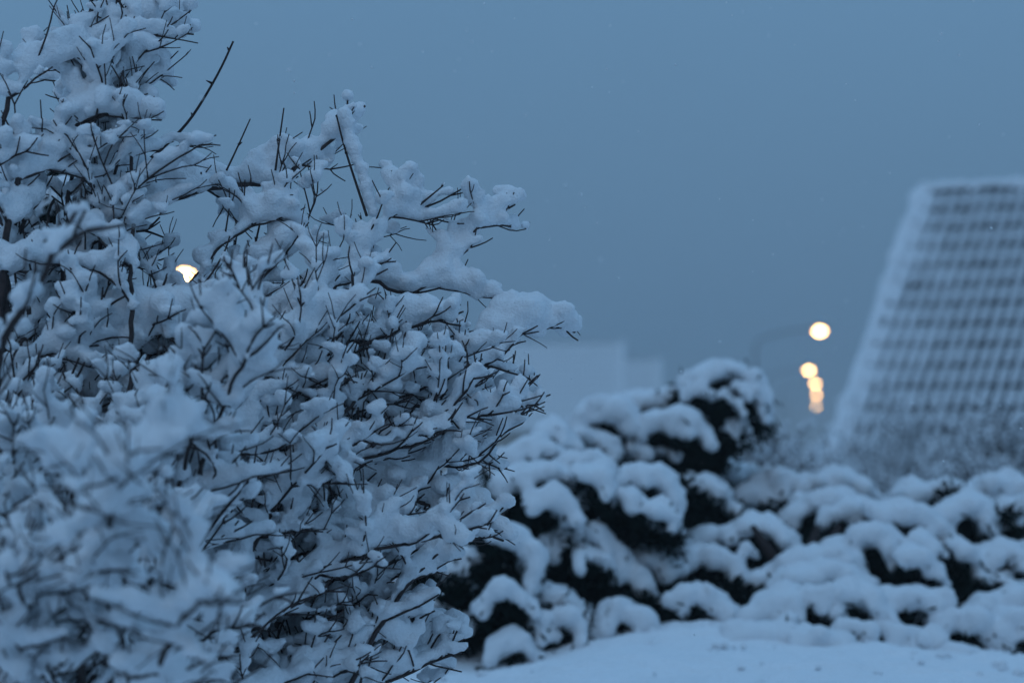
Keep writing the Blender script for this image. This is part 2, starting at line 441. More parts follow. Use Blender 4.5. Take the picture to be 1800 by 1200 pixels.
def juniper(base_px, d, label, pads, core, group='snow laden junipers of the low hedge'):
    b0 = at(base_px[0], base_px[1], d + 0.25); b0[2] = float(ground_z(b0[0], b0[1])) - 0.02
    root = empty('juniper', b0, label=label, cat='juniper', group=group)
    m = MB()
    for a in range(4):
        an = a * 1.6 + 0.3; tip = b0 + np.array([math.cos(an) * .18, math.sin(an) * .12, 0.35])
        m.tube([b0 - [0, 0, .05], (b0 + tip) / 2 + [0, 0, .05], tip], [0.035, 0.025, 0.012], 6)
    m.build('trunk', root, [BARK])
    for p in pads:
        juniper_pad(root, p[0], p[1], **(p[2] if len(p) > 2 else {}))
    # inner dark foliage
    C = []; NP = []
    for (u, v, dd, ru, rv) in core:
        c = at(u, v + 14, dd); rx, rz = ru / FPX * dd, rv / FPX * dd
        for _ in range(int(16 + rx * rz * 900)):
            w = rng.normal(0, 1, 3); w /= np.linalg.norm(w); w *= rng.uniform(0.2, 1) ** 0.5
            C.append(c + w * [rx, 0.16, rz])
    C = np.array(C)
    C[:, 2] = np.maximum(C[:, 2], ground_z(C[:, 0], C[:, 1]) + 0.03)
    m = MB(); D = np.tile([0, -0.6, -0.1], (len(C), 1)).astype(float)
    needles(m, C, D, len(C) * 34, 0.052, 0.005, 0.8)
    fo = m.build('foliage', root, [NEEDLE]); fo['kind'] = 'stuff'
    return root

def z8(*p): return [(1200 + a / 2.4, 700 + b_ / 2.4) for a, b_ in p]
def z6(*p): return [(600 + a / 3.0, 800 + b_ / 3.0) for a, b_ in p]
def z5(*p): return [(500 + a / 3.0, 500 + b_ / 3.0) for a, b_ in p]

juniper((1190, 1000), 10.2, 'tallest juniper of the hedge with drooping snow crown over dark needles', [
    ([(1205, 655), (1235, 640), (1272, 628), (1310, 640), (1340, 664), (1345, 700)], 9.9, dict(back=.2, r0=.05)),
    ([(1060, 708), (1110, 690), (1160, 680), (1215, 668)], 10.1, dict(back=.25, r0=.05)),
    ([(1115, 735), (1160, 715), (1205, 713), (1235, 728), (1246, 752)], 9.7, dict(r0=.05)),
    ([(1010, 716), (1050, 692), (1090, 698), (1118, 730), (1125, 790)], 9.7, dict(r0=.055)),
    ([(1300, 658), (1335, 672), (1346, 720)], 9.8, dict(r0=.04, back=.12)),
    ([(1275, 735), (1300, 728), (1318, 760)], 9.8, dict(r0=.03, back=.1)),
    ([(1250, 690), (1285, 680), (1300, 700)], 9.75, dict(r0=.03, back=.1)),
    ([(1130, 790), (1160, 775), (1190, 790)], 9.75, dict(r0=.03, back=.1, fingers=.5)),
    ([(1250, 815), (1285, 806), (1320, 812)], 10.4, dict(r0=.045)),
    ([(1010, 760), (1050, 745), (1085, 775)], 9.65, dict(r0=.045)),
  ], [(1230, 730, 10.1, 85, 75), (1150, 760, 10.0, 90, 55), (1060, 770, 10.0, 60, 60), (1200, 790, 10.0, 90, 50), (1290, 690, 10.1, 40, 60)])

juniper((960, 1100), 8.9, 'wide juniper next to the bare shrub, arched snow fingers over large black hollows', [
    (z5((1330, 720), (1460, 690), (1530, 790)), 9.3, {}),
    (z5((1080, 860), (1300, 790), (1500, 850)), 9.2, dict(back=.3)),
    (z5((1480, 880), (1640, 850), (1700, 930), (1720, 1060)), 9.0, dict(r0=.05)),
    (z5((1120, 1010), (1260, 960), (1400, 930), (1530, 960), (1590, 1040)), 8.9, dict(r0=.048)),
    (z6((820, 60), (1000, 30), (1150, 20), (1240, 90)), 8.95, dict(r0=.045)),
    (z6((1000, 140), (1110, 170), (1200, 240), (1250, 320)), 8.7, dict(r0=.045)),
    (z6((1240, 60), (1330, 20), (1400, 70), (1420, 180)), 8.75, dict(r0=.045)),
    (z6((1420, 90), (1560, 0), (1700, 60), (1770, 210)), 9.0, dict(r0=.05)),
    (z6((1500, 170), (1650, 230), (1775, 320)), 8.75, dict(r0=.04, fingers=.6)),
    (z6((790, 310), (920, 360), (1000, 450), (1035, 560), (1010, 640)), 8.5, dict(r0=.05, fingers=.6)),
    (z6((1080, 400), (1330, 340), (1480, 490), (1590, 600), (1620, 720)), 8.8, dict(r0=.045)),
    (z6((1250, 480), (1340, 460), (1420, 540)), 8.65, dict(r0=.035)),
    (z6((1380, 370), (1600, 350), (1800, 450)), 9.2, dict(r0=.055, back=.35)),
    (z6((1520, 500), (1660, 480), (1800, 540)), 8.95, dict(r0=.05, back=.3)),
    (z6((720, 750), (850, 660), (1000, 690), (1010, 760)), 8.35, dict(r0=.042, back=.12)),
    (z6((1040, 640), (1180, 700), (1300, 830), (1340, 940)), 8.55, dict(r0=.05)),
    (z6((1110, 840), (1200, 800), (1270, 880)), 8.4, dict(r0=.04)),
    (z6((1000, 800), (1060, 770), (1100, 860)), 8.4, dict(r0=.04)),
    (z6((1320, 860), (1450, 730), (1560, 800), (1650, 880)), 8.5, dict(r0=.05, fingers=.5)),
    (z6((810, 970), (960, 900), (1030, 1000)), 8.3, dict(r0=.045, fingers=.5)),
    (z6((570, 490), (660, 440), (730, 500)), 8.6, dict(r0=.035, back=.12)),
    (z6((560, 600), (620, 560), (690, 590)), 8.6, dict(r0=.032, back=.1)),
    (z6((480, 790), (560, 770), (640, 800)), 8.5, dict(r0=.028, back=.1, fingers=.5)),
    (z6((1200, 560), (1260, 600), (1300, 660)), 8.85, dict(r0=.018, back=.06)),
  ], [(850, 1040, 8.6, 110, 85), (960, 900, 8.95, 100, 60), (1040, 1000, 8.9, 80, 60), (800, 930, 8.9, 80, 70), (1110, 900, 9.15, 90, 60),
      (1150, 850, 9.4, 80, 40), (1000, 830, 9.4, 90, 40), (960, 1080, 8.6, 90, 40), (1130, 1060, 8.7, 60, 40), (760, 1080, 8.6, 80, 60)])

juniper((1400, 1090), 8.9, 'broad juniper in the middle of the hedge, scalloped snow pads in tiers', [
    (z8((-30, 330), (60, 310), (150, 340), (220, 420)), 9.6, dict(r0=.05, back=.3)),
    (z8((230, 380), (380, 300), (470, 300)), 9.9, dict(r0=.055, back=.3)),
    (z8((480, 315), (620, 290), (740, 300), (815, 375)), 9.9, dict(r0=.055, back=.3)),
    (z8((440, 470), (540, 385), (660, 375), (770, 405)), 9.5, dict(r0=.05)),
    (z8((190, 520), (310, 470), (400, 490), (460, 580)), 9.2, dict(r0=.05)),
    (z8((610, 450), (700, 440), (800, 405), (920, 430)), 9.4, dict(r0=.055, back=.3)),
    (z8((0, 560), (120, 520), (220, 540)), 9.3, dict(r0=.05, back=.3)),
    (z8((0, 620), (130, 600), (260, 690)), 9.0, dict(r0=.05, back=.3)),
    (z8((240, 620), (275, 600), (300, 640)), 9.05, dict(r0=.03, back=.08)),
    (z8((590, 610), (740, 535), (850, 520), (930, 590)), 9.0, dict(r0=.05)),
    (z8((270, 760), (420, 655), (560, 605), (700, 620), (760, 690)), 8.9, dict(r0=.05)),
    (z8((370, 740), (500, 700), (680, 680), (800, 770)), 8.75, dict(r0=.05)),
    (z8((-60, 790), (60, 770), (180, 830), (260, 930)), 8.6, dict(r0=.05)),
    (z8((260, 890), (420, 790), (560, 760), (640, 830), (665, 920)), 8.5, dict(r0=.05)),
    (z8((640, 790), (760, 770), (840, 850), (855, 930)), 8.5, dict(r0=.048)),
    (z8((410, 910), (460, 895), (495, 940)), 8.35, dict(r0=.032, back=.1)),
    (z8((640, 940), (720, 920), (800, 970)), 8.35, dict(r0=.035, back=.12)),
    (z8((820, 890), (960, 950), (1050, 1070)), 8.45, dict(r0=.05)),
  ], [(1330, 960, 9.4, 80, 40), (1420, 900, 9.7, 80, 45), (1340, 1040, 8.9, 80, 40), (1430, 1070, 8.75, 80, 35), (1540, 970, 9.2, 50, 55), (1250, 1060, 8.8, 60, 40), (1500, 1090, 8.7, 90, 35), (1250, 900, 9.6, 60, 45)])

juniper((1590, 1110), 9.0, 'juniper with long overlapping snow tongues between the tiered one and the dome', [
    (z8((800, 410), (940, 440), (1080, 480), (1150, 580), (1150, 680)), 9.2, dict(r0=.055, back=.3)),
    (z8((940, 360), (1060, 335), (1190, 325), (1235, 365)), 9.9, dict(r0=.055, back=.3)),
    (z8((930, 600), (1030, 640), (1090, 730)), 8.8, dict(r0=.045, fingers=.6)),
    (z8((1150, 570), (1200, 600), (1235, 690)), 9.05, dict(r0=.04)),
    (z8((940, 570), (1020, 550), (1090, 620)), 9.0, dict(r0=.045)),
    (z8((830, 810), (980, 765), (1080, 790), (1140, 850)), 8.65, dict(r0=.05)),
    (z8((1000, 930), (1050, 960), (1100, 1060)), 8.45, dict(r0=.05)),
    (z8((1080, 900), (1180, 865), (1260, 890), (1330, 1000)), 8.6, dict(r0=.055)),
    (z8((1060, 1060), (1180, 1040), (1290, 1060)), 8.4, dict(r0=.05, fingers=.5)),
  ], [(1560, 960, 9.3, 60, 60), (1620, 980, 9.2, 60, 40), (1660, 1040, 9.0, 60, 45), (1590, 1120, 8.75, 90, 30), (1690, 1110, 8.9, 50, 40)])

juniper((1760, 1110), 9.1, 'juniper with a rounded snow dome over a black hollow, under the steep roof', [
    (z8((1085, 470), (1120, 410), (1190, 385), (1270, 420), (1300, 520)), 9.3, dict(r0=.055)),
    (z8((1240, 345), (1350, 310), (1440, 345), (1520, 400)), 9.9, dict(r0=.06, back=.3)),
    (z8((1320, 430), (1400, 400), (1470, 440), (1520, 480)), 9.6, dict(r0=.05)),
    (z8((1310, 500), (1380, 480), (1450, 520)), 9.4, dict(r0=.04)),
    (z8((1220, 630), (1350, 585), (1450, 610), (1560, 640)), 9.1, dict(r0=.05)),
    (z8((1240, 730), (1330, 715), (1420, 740)), 9.0, dict(r0=.025, back=.08)),
    (z8((1180, 865), (1320, 795), (1450, 770), (1560, 790)), 8.8, dict(r0=.05)),
    (z8((1310, 900), (1400, 860), (1500, 890)), 8.6, dict(r0=.045)),
    (z8((1330, 1060), (1400, 1040), (1480, 1080)), 8.7, dict(r0=.025, back=.08)),
  ], [(1690, 900, 9.5, 45, 60), (1750, 930, 9.4, 80, 50), (1740, 1010, 9.2, 100, 55), (1780, 1100, 8.95, 90, 60), (1690, 1090, 9.1, 60, 50)])

# the stretch of hedge that goes on behind the bare shrub
pads = []
for k in range(30):
    u = rng.uniform(330, 900); v = rng.uniform(740, 1090); w = rng.uniform(30, 70)
    d = 10.3 - (v - 740) / 350 * 1.6
    pads.append(([(u - w, v + rng.uniform(5, 30)), (u - w * .3, v - 12), (u + w * .4, v - 6), (u + w, v + rng.uniform(10, 50))], d, dict(r0=rng.uniform(.042, .056), back=.24, vox=.017)))
juniper((600, 1060), 9.4, 'juniper seen in pieces through the bare shrub twigs, snow pads and black gaps', pads,
        [(rng.uniform(420, 850), rng.uniform(850, 1080), 9.7, 90, 60) for _ in range(9)])

# a slim evergreen behind the shrub
pads = []
for k in range(16):
    v = 300 + k * 24; w = 24 + k * 3.5; u = 92 + rng.uniform(-1, 1) * (12 + k * 3)
    pads.append(([(u - w, v + 36), (u - w * .4, v + 4), (u + w * .3, v), (u + w, v + 40)], 7.1 + rng.uniform(-.12, .12), dict(r0=.032, back=.16, vox=.012)))
juniper((95, 1000), 7.2, 'slim dark evergreen standing behind the shrub, black needles showing between its twigs', pads,
        [(92, 330 + k * 60, 7.2, 34 + k * 5, 45) for k in range(11)], group=None)

# low snow lumps where the hedge meets the lawn
for pxl, d, lb in ((z8((200, 985), (330, 935), (460, 960)), 8.25, 'longer low heap of fallen snow at the hedge foot'),
                   (z8((490, 1000), (560, 945), (690, 1010)), 8.2, 'short rounded heap of fallen snow at the hedge foot')):
    L_ = resample(smooth_line([at(u, v + 26, d) for u, v in pxl]), 0.025)
    C = []; Rr = []
    for p in L_:
        for k in range(3): C.append(p + rng.normal(0, 0.02, 3) + [0, k * .05, 0]); Rr.append(rng.uniform(.028, .042))
        g = float(ground_z(p[0], p[1])); C.append(np.array([p[0], p[1], (p[2] + g) / 2])); Rr.append(0.04)
        C.append(np.array([p[0], p[1] + .03, g + 0.01])); Rr.append(0.05)
    o = link_mesh('snow_heap', melt('snow_heap', C, Rr, .011, 4, ((.05, .012),)), None, [SNOW]); tag(o, lb, 'snow heap', 'snow heaps at the hedge foot')

# crumbs of snow dropped on the lawn
C = []; Rr = []
for _ in range(110):
    x, y = rng.uniform(-0.4, 2.2), rng.uniform(7.2, 8.6)
    if rng.random() < .5: y = rng.uniform(8.0, 8.6)
    g = float(ground_z(x, y)); n_ = int(rng.integers(1, 4)); r_ = rng.uniform(.005, .017)
    for k in range(n_): C.append((x + rng.normal(0, r_), y + rng.normal(0, r_), g + r_ * .35)); Rr.append(r_ * rng.uniform(.6, 1))
o = link_mesh('snow_crumbs', sphere_mesh('snow_crumbs', C, Rr, ICO2), None, [SNOW]); o.data.polygons.foreach_set('use_smooth', [True] * len(o.data.polygons))
tag(o, 'small crumbs of snow fallen on the white lawn before the hedge', 'snow crumbs', kind='stuff')

# ------------------------------------------------------------------ frosted bushes below the steep roof
def frosted_bush(u, vtop, d, wpx, label, seed):
    r_ = np.random.default_rng(seed)
    base = at(u, 900, d); base[2] = float(ground_z(base[0], base[1])) - 0.03
    top = at(u, vtop, d)[2]; H = top - base[2]; wr = wpx / FPX * d
    root = empty('frosted_bush', base, label=label, cat='bush', group='frosted bushes behind the hedge')
    C = []; Rr = []
    stems = MB()
    for k in range(34):
        a = r_.uniform(0, 2 * math.pi); rr = wr * r_.uniform(0.1, 1) ** 0.6
        tip = base + np.array([math.cos(a) * rr, math.sin(a) * rr * 0.8, H * r_.uniform(0.62, 1.0) * (1 - 0.25 * (rr / wr) ** 2)])
        t = np.linspace(0, 1, 8)[:, None]; ctrl = base + (tip - base) * [0.25, 0.25, 0.6]
        P = (1 - t) ** 2 * base + 2 * t * (1 - t) * ctrl + t ** 2 * tip
        stems.tube(P, np.linspace(0.02, 0.005, 8), 4)
        for j in range(32):
            q = P[min(7, int(r_.uniform(2.2, 8)))] + r_.normal(0, 0.03, 3)
            dv = np.array([r_.normal(0, 0.6), r_.normal(0, 0.6), r_.uniform(0.2, 1.1)]); dv /= np.linalg.norm(dv); ln = r_.uniform(0.15, 0.5) * (H / 2.4)
            Q = np.array([q, q + dv * ln * .5 + r_.normal(0, .02, 3), q + dv * ln])
            stems.tube(Q, [0.007, 0.005, 0.003], 3)
            for s_ in np.linspace(0.1, 1, int(ln / 0.05) + 2):
                if r_.random() < 0.8: C.append(q + dv * ln * s_ + [0, 0, 0.015]); Rr.append(r_.uniform(0.008, 0.021))
    br = stems.build('branches', root, [BARK])
    me = sphere_mesh('snow', C, Rr); me.polygons.foreach_set('use_smooth', [True] * len(me.polygons))
    link_mesh('snow', me, br, [SNOW])
frosted_bush(1330, 738, 15.0, 95, 'frosted bush below the lamps, right behind the tallest juniper', 1)
frosted_bush(1440, 762, 17.0, 105, 'frosted bush just below the lowest lamp', 2)
frosted_bush(1555, 722, 19.0, 120, 'frosted bush in front of the sloping edge of the steep roof', 3)
frosted_bush(1665, 708, 20.0, 130, 'taller frosted bush in front of the middle of the steep roof', 5)
frosted_bush(1770, 735, 16.5, 120, 'frosted bush in front of the steep roof above the snow dome', 4)

# ------------------------------------------------------------------ the bare shrub
SIL = np.array([(-400, -400), (345, -400), (335, 30), (328, 110), (272, 215), (290, 262), (312, 255), (500, 185), (595, 180), (662, 222), (700, 300),
                (780, 330), (872, 332), (932, 392), (885, 470), (945, 488), (1028, 575), (965, 640), (946, 720), (895, 770), (885, 880),
                (892, 968), (800, 960), (790, 1010), (745, 1080), (812, 1128), (790, 1300), (-400, 1500)], float)
def inside(P, poly=None):
    S = SIL if poly is None else poly
    x, y = P[:, 0], P[:, 1]; ins = np.zeros(len(P), bool); j = len(S) - 1
    for i in range(len(S)):
        xi, yi = S[i]; xj, yj = S[j]
        c = ((yi > y) != (yj > y)) & (x < (xj - xi) * (y - yi) / (yj - yi + 1e-9) + xi)
        ins ^= c; j = i
    return ins

rng = np.random.default_rng(SHRUB_SEED)
SB = np.array([-0.95, 4.75, 0.0]); SB[2] = float(ground_z(SB[0], SB[1])) - 0.03
shrub = empty('snowy_shrub', SB, label='large bare shrub with thick snow pillows on its thin dark twigs', cat='shrub')

def unit(v): return v / (np.linalg.norm(v) + 1e-9)
def perp(d):
    a = unit(np.cross(d, [0.2, 0.1, 1.0] if abs(d[2]) < 0.9 else [1.0, 0.3, 0])); return a, unit(np.cross(d, a))

GAP = np.array([(290, 395), (330, 350), (400, 352), (470, 342), (545, 310), (590, 310), (590, 335), (520, 362), (480, 410), (420, 440), (360, 490), (318, 470)], float)
GAPS = [GAP, np.array([(690, 395), (760, 360), (830, 350), (800, 420), (745, 465), (690, 470)], float),
        np.array([(820, 470), (900, 470), (930, 500), (890, 560), (830, 600), (800, 560)], float), np.array([(655, 335), (700, 310), (745, 360), (700, 372)], float),
        np.array([(60, 290), (120, 285), (138, 350), (120, 405), (65, 405)], float)]
GAP_ON = False; GAP_SET = GAPS
def in_gap(q):
    r = np.zeros(len(q), bool)
    for g in GAP_SET: r |= inside(q, g)
    return r
def free(q):
    ok = inside(q)
    ok &= (q[:, 0] > -170) & (q[:, 1] < 1330) & (q[:, 1] > -190)
    ok &= np.hypot(q[:, 0] - 334, q[:, 1] - 476) > 15
    if GAP_ON: ok &= ~in_gap(q)
    return ok

class Limb:
    def __init__(s, fine=1.0): s.m = MB(); s.C = []; s.R = []; s.k = 1 / fine
    def ball(s, p, r):
        """a rounded lump made of a few balls"""
        r *= s.k
        s.C.append(p + np.array([0, rng.uniform(0, .4) * r, r * .85])); s.R.append(r)
        for _ in range(3):
            s.C.append(p + np.array([rng.normal(0, r * .55), rng.normal(0, r * .5), r * rng.uniform(.7, 1.35)])); s.R.append(r * rng.uniform(.5, .8))
    def snow(s, P, r, load=1.0, bare=0.0):
        """pile snow on polyline P; r = typical pillow radius; the last bare-fraction stays free"""
        r *= s.k
        Q = resample(P, max(0.007, r * 0.45)); T = np.gradient(Q, axis=0); T /= np.linalg.norm(T, axis=1)[:, None] + 1e-9
        n = len(Q); an = rng.uniform(0, 2 * math.pi); off = np.array([math.cos(an) * .7, .25 + abs(math.sin(an)), 0])
        for i in range(n):
            if n > 2 and i > (1 - bare) * (n - 1): break
            flat = math.sqrt(max(0, 1 - T[i][2] ** 2))
            k = np.clip((flat - 0.25) / 0.5, 0, 1)
            nn = 0.5 + 1.0 * vnoise(Q[i], 8.0) + 0.4 * vnoise(Q[i] + 7, 24.0)
            rr = r * k * load * np.clip(0.30 + nn, 0.0, 1.35)
            if rr < 0.0075: continue
            steep = abs(T[i][2])
            s.C.append(Q[i] + np.array([rng.normal(0, rr * .12), rng.normal(0, rr * .12), rr * (1.02 - .25 * steep)]) + off * rr * (0.38 + .45 * steep)); s.R.append(rr)
            if rr > 0.012 and rng.random() < 0.4:
                s.C.append(Q[i] + np.array([rng.normal(0, rr * .4), rng.normal(0, rr * .4), rr * 1.35])); s.R.append(rr * rng.uniform(.6, .85))

def twig(L, p, d, ln, r, level, load, zoom):
    """one twig with opposite side twigs; level 1 = side branch, 2 = twig, 3 = tip"""
    n = max(3, int(ln / 0.024)); d = unit(d)
    r = max(r, {1: .0025, 2: .0018, 3: .0013}[level])
    P = [p]; q = p.copy(); dd = d.copy(); curl = rng.normal(0, 0.085, 3) + np.array([0, 0, 0.06])
    for i in range(n):
        dd = unit(dd + curl + rng.normal(0, 0.085, 3)); q = q + dd * ln / n; P.append(q.copy())
    P = np.array(P)
    ok = free(to_px(P))
    if not ok[0]: return
    if not ok.all():
        c = int(np.argmin(ok)) + 1
        if c < 3: return
        P = P[:c]
    L.m.tube(P, np.linspace(r, r * 0.7, len(P)), 4)
    L.snow(P, {1: 0.0235, 2: 0.0185, 3: 0.0135}[level] * rng.uniform(.8, 1.25), load, {1: .12, 2: .32, 3: .55}[level])
    if level >= 3: return
    a, b_ = perp(d); ph = rng.uniform(0, math.pi)
    step = {1: 0.068, 2: 0.05}[level] * rng.uniform(0.85, 1.25) / zoom
    tot = np.linalg.norm(np.diff(P, axis=0), axis=1).sum(); s = step * rng.uniform(0.6, 1.0)
    while s < tot - 0.012:
        f = min(s / tot, 1.0) * (len(P) - 1); i = min(int(f), len(P) - 2); base = P[i] + (P[i + 1] - P[i]) * (f - i)
        td = unit(P[i + 1] - P[i]); ph += math.pi / 2 + rng.normal(0, 0.25)
        if GAP_ON and vnoise(base, 5.0) < -0.27: s += step; continue
        for sg in (1, -1):
            if rng.random() < (0.28 if level == 1 else 0.42): continue
            sd_ = math.cos(ph) * a + math.sin(ph) * b_
            nd = unit(td * rng.uniform(.6, .95) + sg * sd_ * rng.uniform(.6, .95) + np.array([0, 0, 0.2]))
            l2 = {1: rng.uniform(.06, .14), 2: rng.uniform(.03, .075)}[level] * (1.15 - 0.4 * s / tot)
            twig(L, base, nd, l2, r * 0.72, level + 1, load, zoom)
        if load > 0.3 and rng.random() < (.8 if level == 1 else .5):              # snow caught in the fork
            L.ball(base, rng.uniform(.013, .024) * (1.0 if level == 1 else .8) * load)
        s += step
    td = unit(P[-1] - P[-2]); a, b_ = perp(td); ph = rng.uniform(0, 3)           # terminal fork
    for sg in range(int(rng.integers(1, 4))):
        an = ph + sg * 2.1; nd = unit(td + (math.cos(an) * a + math.sin(an) * b_) * rng.uniform(.35, .75) + np.array([0, 0, .12]))
        twig(L, P[-1], nd, rng.uniform(.03, .075), r * .75, 3, load * .8, zoom)
    if load > .3 and rng.random() < .6: L.ball(P[-1] - td * .004, rng.uniform(.012, .022) * load)

def pieces(me):
    n = len(me.vertices); E = np.empty(len(me.edges) * 2, np.int32); me.edges.foreach_get('vertices', E); E = E.reshape(-1, 2); lab = np.arange(n)
    for _ in range(60):
        m = np.minimum(lab[E[:, 0]], lab[E[:, 1]]); new = lab.copy()
        np.minimum.at(new, E[:, 0], m); np.minimum.at(new, E[:, 1], m); new = new[new]; new = new[new]
        if (new == lab).all(): break
        lab = new
    return len(np.unique(lab))

def finish(L, vox, stuff=False):
    if not L.m.n: return
    o = L.m.build('branch', shrub, [BARK], True)
    if L.C:
        C = np.array(L.C); Rr = np.array(L.R); q = to_px(C)
        out = (q[:, 0] > -190) & (q[:, 1] < 1340) & (q[:, 1] > -200)
        keep = out & (inside(q + [-16, 20]) | inside(q)) & (np.hypot(q[:, 0] - 336, q[:, 1] - 474) > 13 + Rr * FPX / C[:, 1] * .8)
        if GAP_ON: keep &= ~in_gap(q + [0, 8])
        C, Rr = C[keep], Rr[keep]
        if not len(C): return
        sn = link_mesh('snow', melt('snow', C, Rr, vox, 3, ((0.03, 0.008), (0.012, 0.005)), 1.0 if stuff else .38), o, [SNOW])
        if stuff or 1 < pieces(sn.data) < 9: sn['kind'] = 'stuff'     # crumbs of snow too small to pick apart

def limb(P, r0, r1, load=1.0, side=True, vis=0.6, vox=0.0062, zoom=1.0, snow_r=0.027, side_len=(.09, .24), step0=0.08):
    P = resample(smooth_line(np.asarray(P, float)), 0.025)
    n = len(P); P[1:-1] += rng.normal(0, 0.0025, (n - 2, 3))
    L = Limb(zoom); rad = np.linspace(r0, r1, n); L.m.tube(P, rad, 7)
    i0 = int(n * (1 - vis)); L.snow(P[i0:], snow_r, load)
    if side:
        acc = 0; ph = rng.uniform(0, 3)
        st = step0
        for i in range(max(i0, 1), n - 1):
            acc += np.linalg.norm(P[i] - P[i - 1])
            if acc < st: continue
            acc = 0; st = step0 * rng.uniform(.8, 1.25); td = unit(P[i + 1] - P[i]); a, b_ = perp(td); ph += math.pi / 2 + rng.normal(0, .3)
            for sg in (1, -1):
                if rng.random() < .15: continue
                sd_ = math.cos(ph) * a + math.sin(ph) * b_
                nd = unit(td * rng.uniform(.5, .9) + sg * sd_ * rng.uniform(.7, 1.0) + np.array([0, 0, .25]))
                twig(L, P[i], nd, rng.uniform(*side_len) * (1.1 - .5 * (i - i0) / max(1, n - i0)), rad[i] * .5 + .0004, 1, load, zoom)
            if rng.random() < .8 and load > .3:
                L.ball(P[i], rng.uniform(.015, .027) * load)
        for _ in range(3):
            twig(L, P[-1], unit(P[-1] - P[-3]) + rng.normal(0, .35, 3) + [0, 0, .1], rng.uniform(.06, .12), r1, 2, load, zoom)
    finish(L, vox)

def arch(target, lift=0.5, base=None):
    b0 = SB + np.array([rng.normal(0, .16), rng.normal(0, .2), 0.0]) if base is None else base
    b0[2] = SB[2]
    c = b0 * (1 - .42) + target * .42; c[2] = b0[2] + (target[2] - b0[2]) * (0.62 + lift * .4)
    t = np.linspace(0, 1, 14)[:, None]
    return (1 - t) ** 2 * b0 + 2 * t * (1 - t) * c + t ** 2 * target

# traced leading branches: (pixel path, start depth, end depth, r0, r1, load)
TR = [
    ([(130, 452), (225, 392), (300, 335), (332, 322), (392, 331), (470, 321), (540, 284), (600, 232)], 5.15, 5.4, .0075, .0035, 1.0),
    ([(530, 660), (560, 545), (600, 492), (640, 440), (658, 408), (680, 380), (716, 372)], 5.2, 5.35, .006, .0028, .9),
    ([(470, 610), (515, 625), (600, 642), (655, 668), (690, 690), (740, 735), (804, 776)], 5.1, 5.3, .006, .0025, .95),
    ([(560, 612), (640, 632), (690, 642), (740, 660), (800, 690), (860, 702), (925, 706)], 5.2, 5.35, .006, .0025, 1.1),
    ([(640, 690), (700, 705), (780, 722), (830, 735), (858, 730)], 5.2, 5.1, .005, .0025, 1.0),
    ([(780, 690), (800, 665), (850, 625), (872, 600), (890, 575), (925, 570), (985, 575), (1010, 584)], 5.25, 5.4, .0045, .0022, 1.0),
    ([(640, 480), (700, 520), (760, 500), (790, 480), (800, 440), (840, 400), (870, 380)], 5.3, 5.4, .005, .0022, 1.0),
    ([(620, 790), (690, 790), (760, 815), (820, 825), (860, 800), (893, 748)], 5.2, 5.3, .005, .0022, .9),
    ([(620, 850), (700, 860), (760, 890), (830, 915), (885, 950)], 5.1, 5.2, .0055, .0025, 1.1),
    ([(490, 1180), (560, 1100), (640, 1050), (700, 1010), (760, 985)], 5.0, 5.2, .006, .0025, 1.0),
    ([(560, 1260), (640, 1220), (720, 1175), (770, 1150), (805, 1122)], 5.0, 5.15, .006, .0025, 1.0),
    ([(20, 330), (60, 290), (120, 240), (180, 170), (215, 70), (240, 20)], 4.9, 5.1, .007, .003, 1.0),
    ([(10, 155), (100, 100), (175, 72), (240, 60), (290, 55)], 4.95, 5.2, .006, .0025, 1.0),
    ([(140, 150), (155, 60), (163, -10), (165, -60)], 5.1, 5.1, .004, .002, .8),
    ([(185, 330), (187, 250), (185, 190), (175, 130)], 5.2, 5.25, .004, .002, .9),
    ([(35, 322), (65, 290), (100, 258), (140, 220)], 5.0, 5.0, .006, .004, .7),
    ([(310, 520), (360, 470), (395, 420), (440, 400), (470, 370)], 5.1, 5.2, .005, .0022, .9),
    ([(430, 520), (480, 470), (520, 430), (545, 375)], 5.15, 5.25, .0045, .002, .9),
    ([(170, 566), (240, 560), (330, 575), (410, 590), (480, 560)], 4.9, 5.1, .007, .003, 1.1),
    ([(0, 590), (40, 545), (70, 500), (90, 450)], 3.9, 3.9, .009, .005, .6),
    ([(390, 690), (430, 650), (480, 590), (520, 560)], 5.1, 5.2, .005, .002, 1.0),
]
for ti, (px, d0, d1, r0, r1, ld) in enumerate(TR):
    GAP_ON = ti not in (0, 16, 17); GAP_SET = GAPS[:1]
    n = len(px); P = [at(u, v, d0 + (d1 - d0) * i / (n - 1)) for i, (u, v) in enumerate(px)]
    # carry the branch back into the shrub so that nothing hangs in the air
    root_p = P[0] + unit(SB + np.array([0, 0, .55]) - P[0]) * 0.55; mid_ = (P[0] + root_p) / 2 + unit(P[0] - P[1]) * .06
    limb([root_p, mid_] + P, r0 * 1.5, r1, ld * 1.15, vis=.72, side_len=(.06, .15), step0=.085, vox=.006)
GAP_ON = False; GAP_SET = GAPS
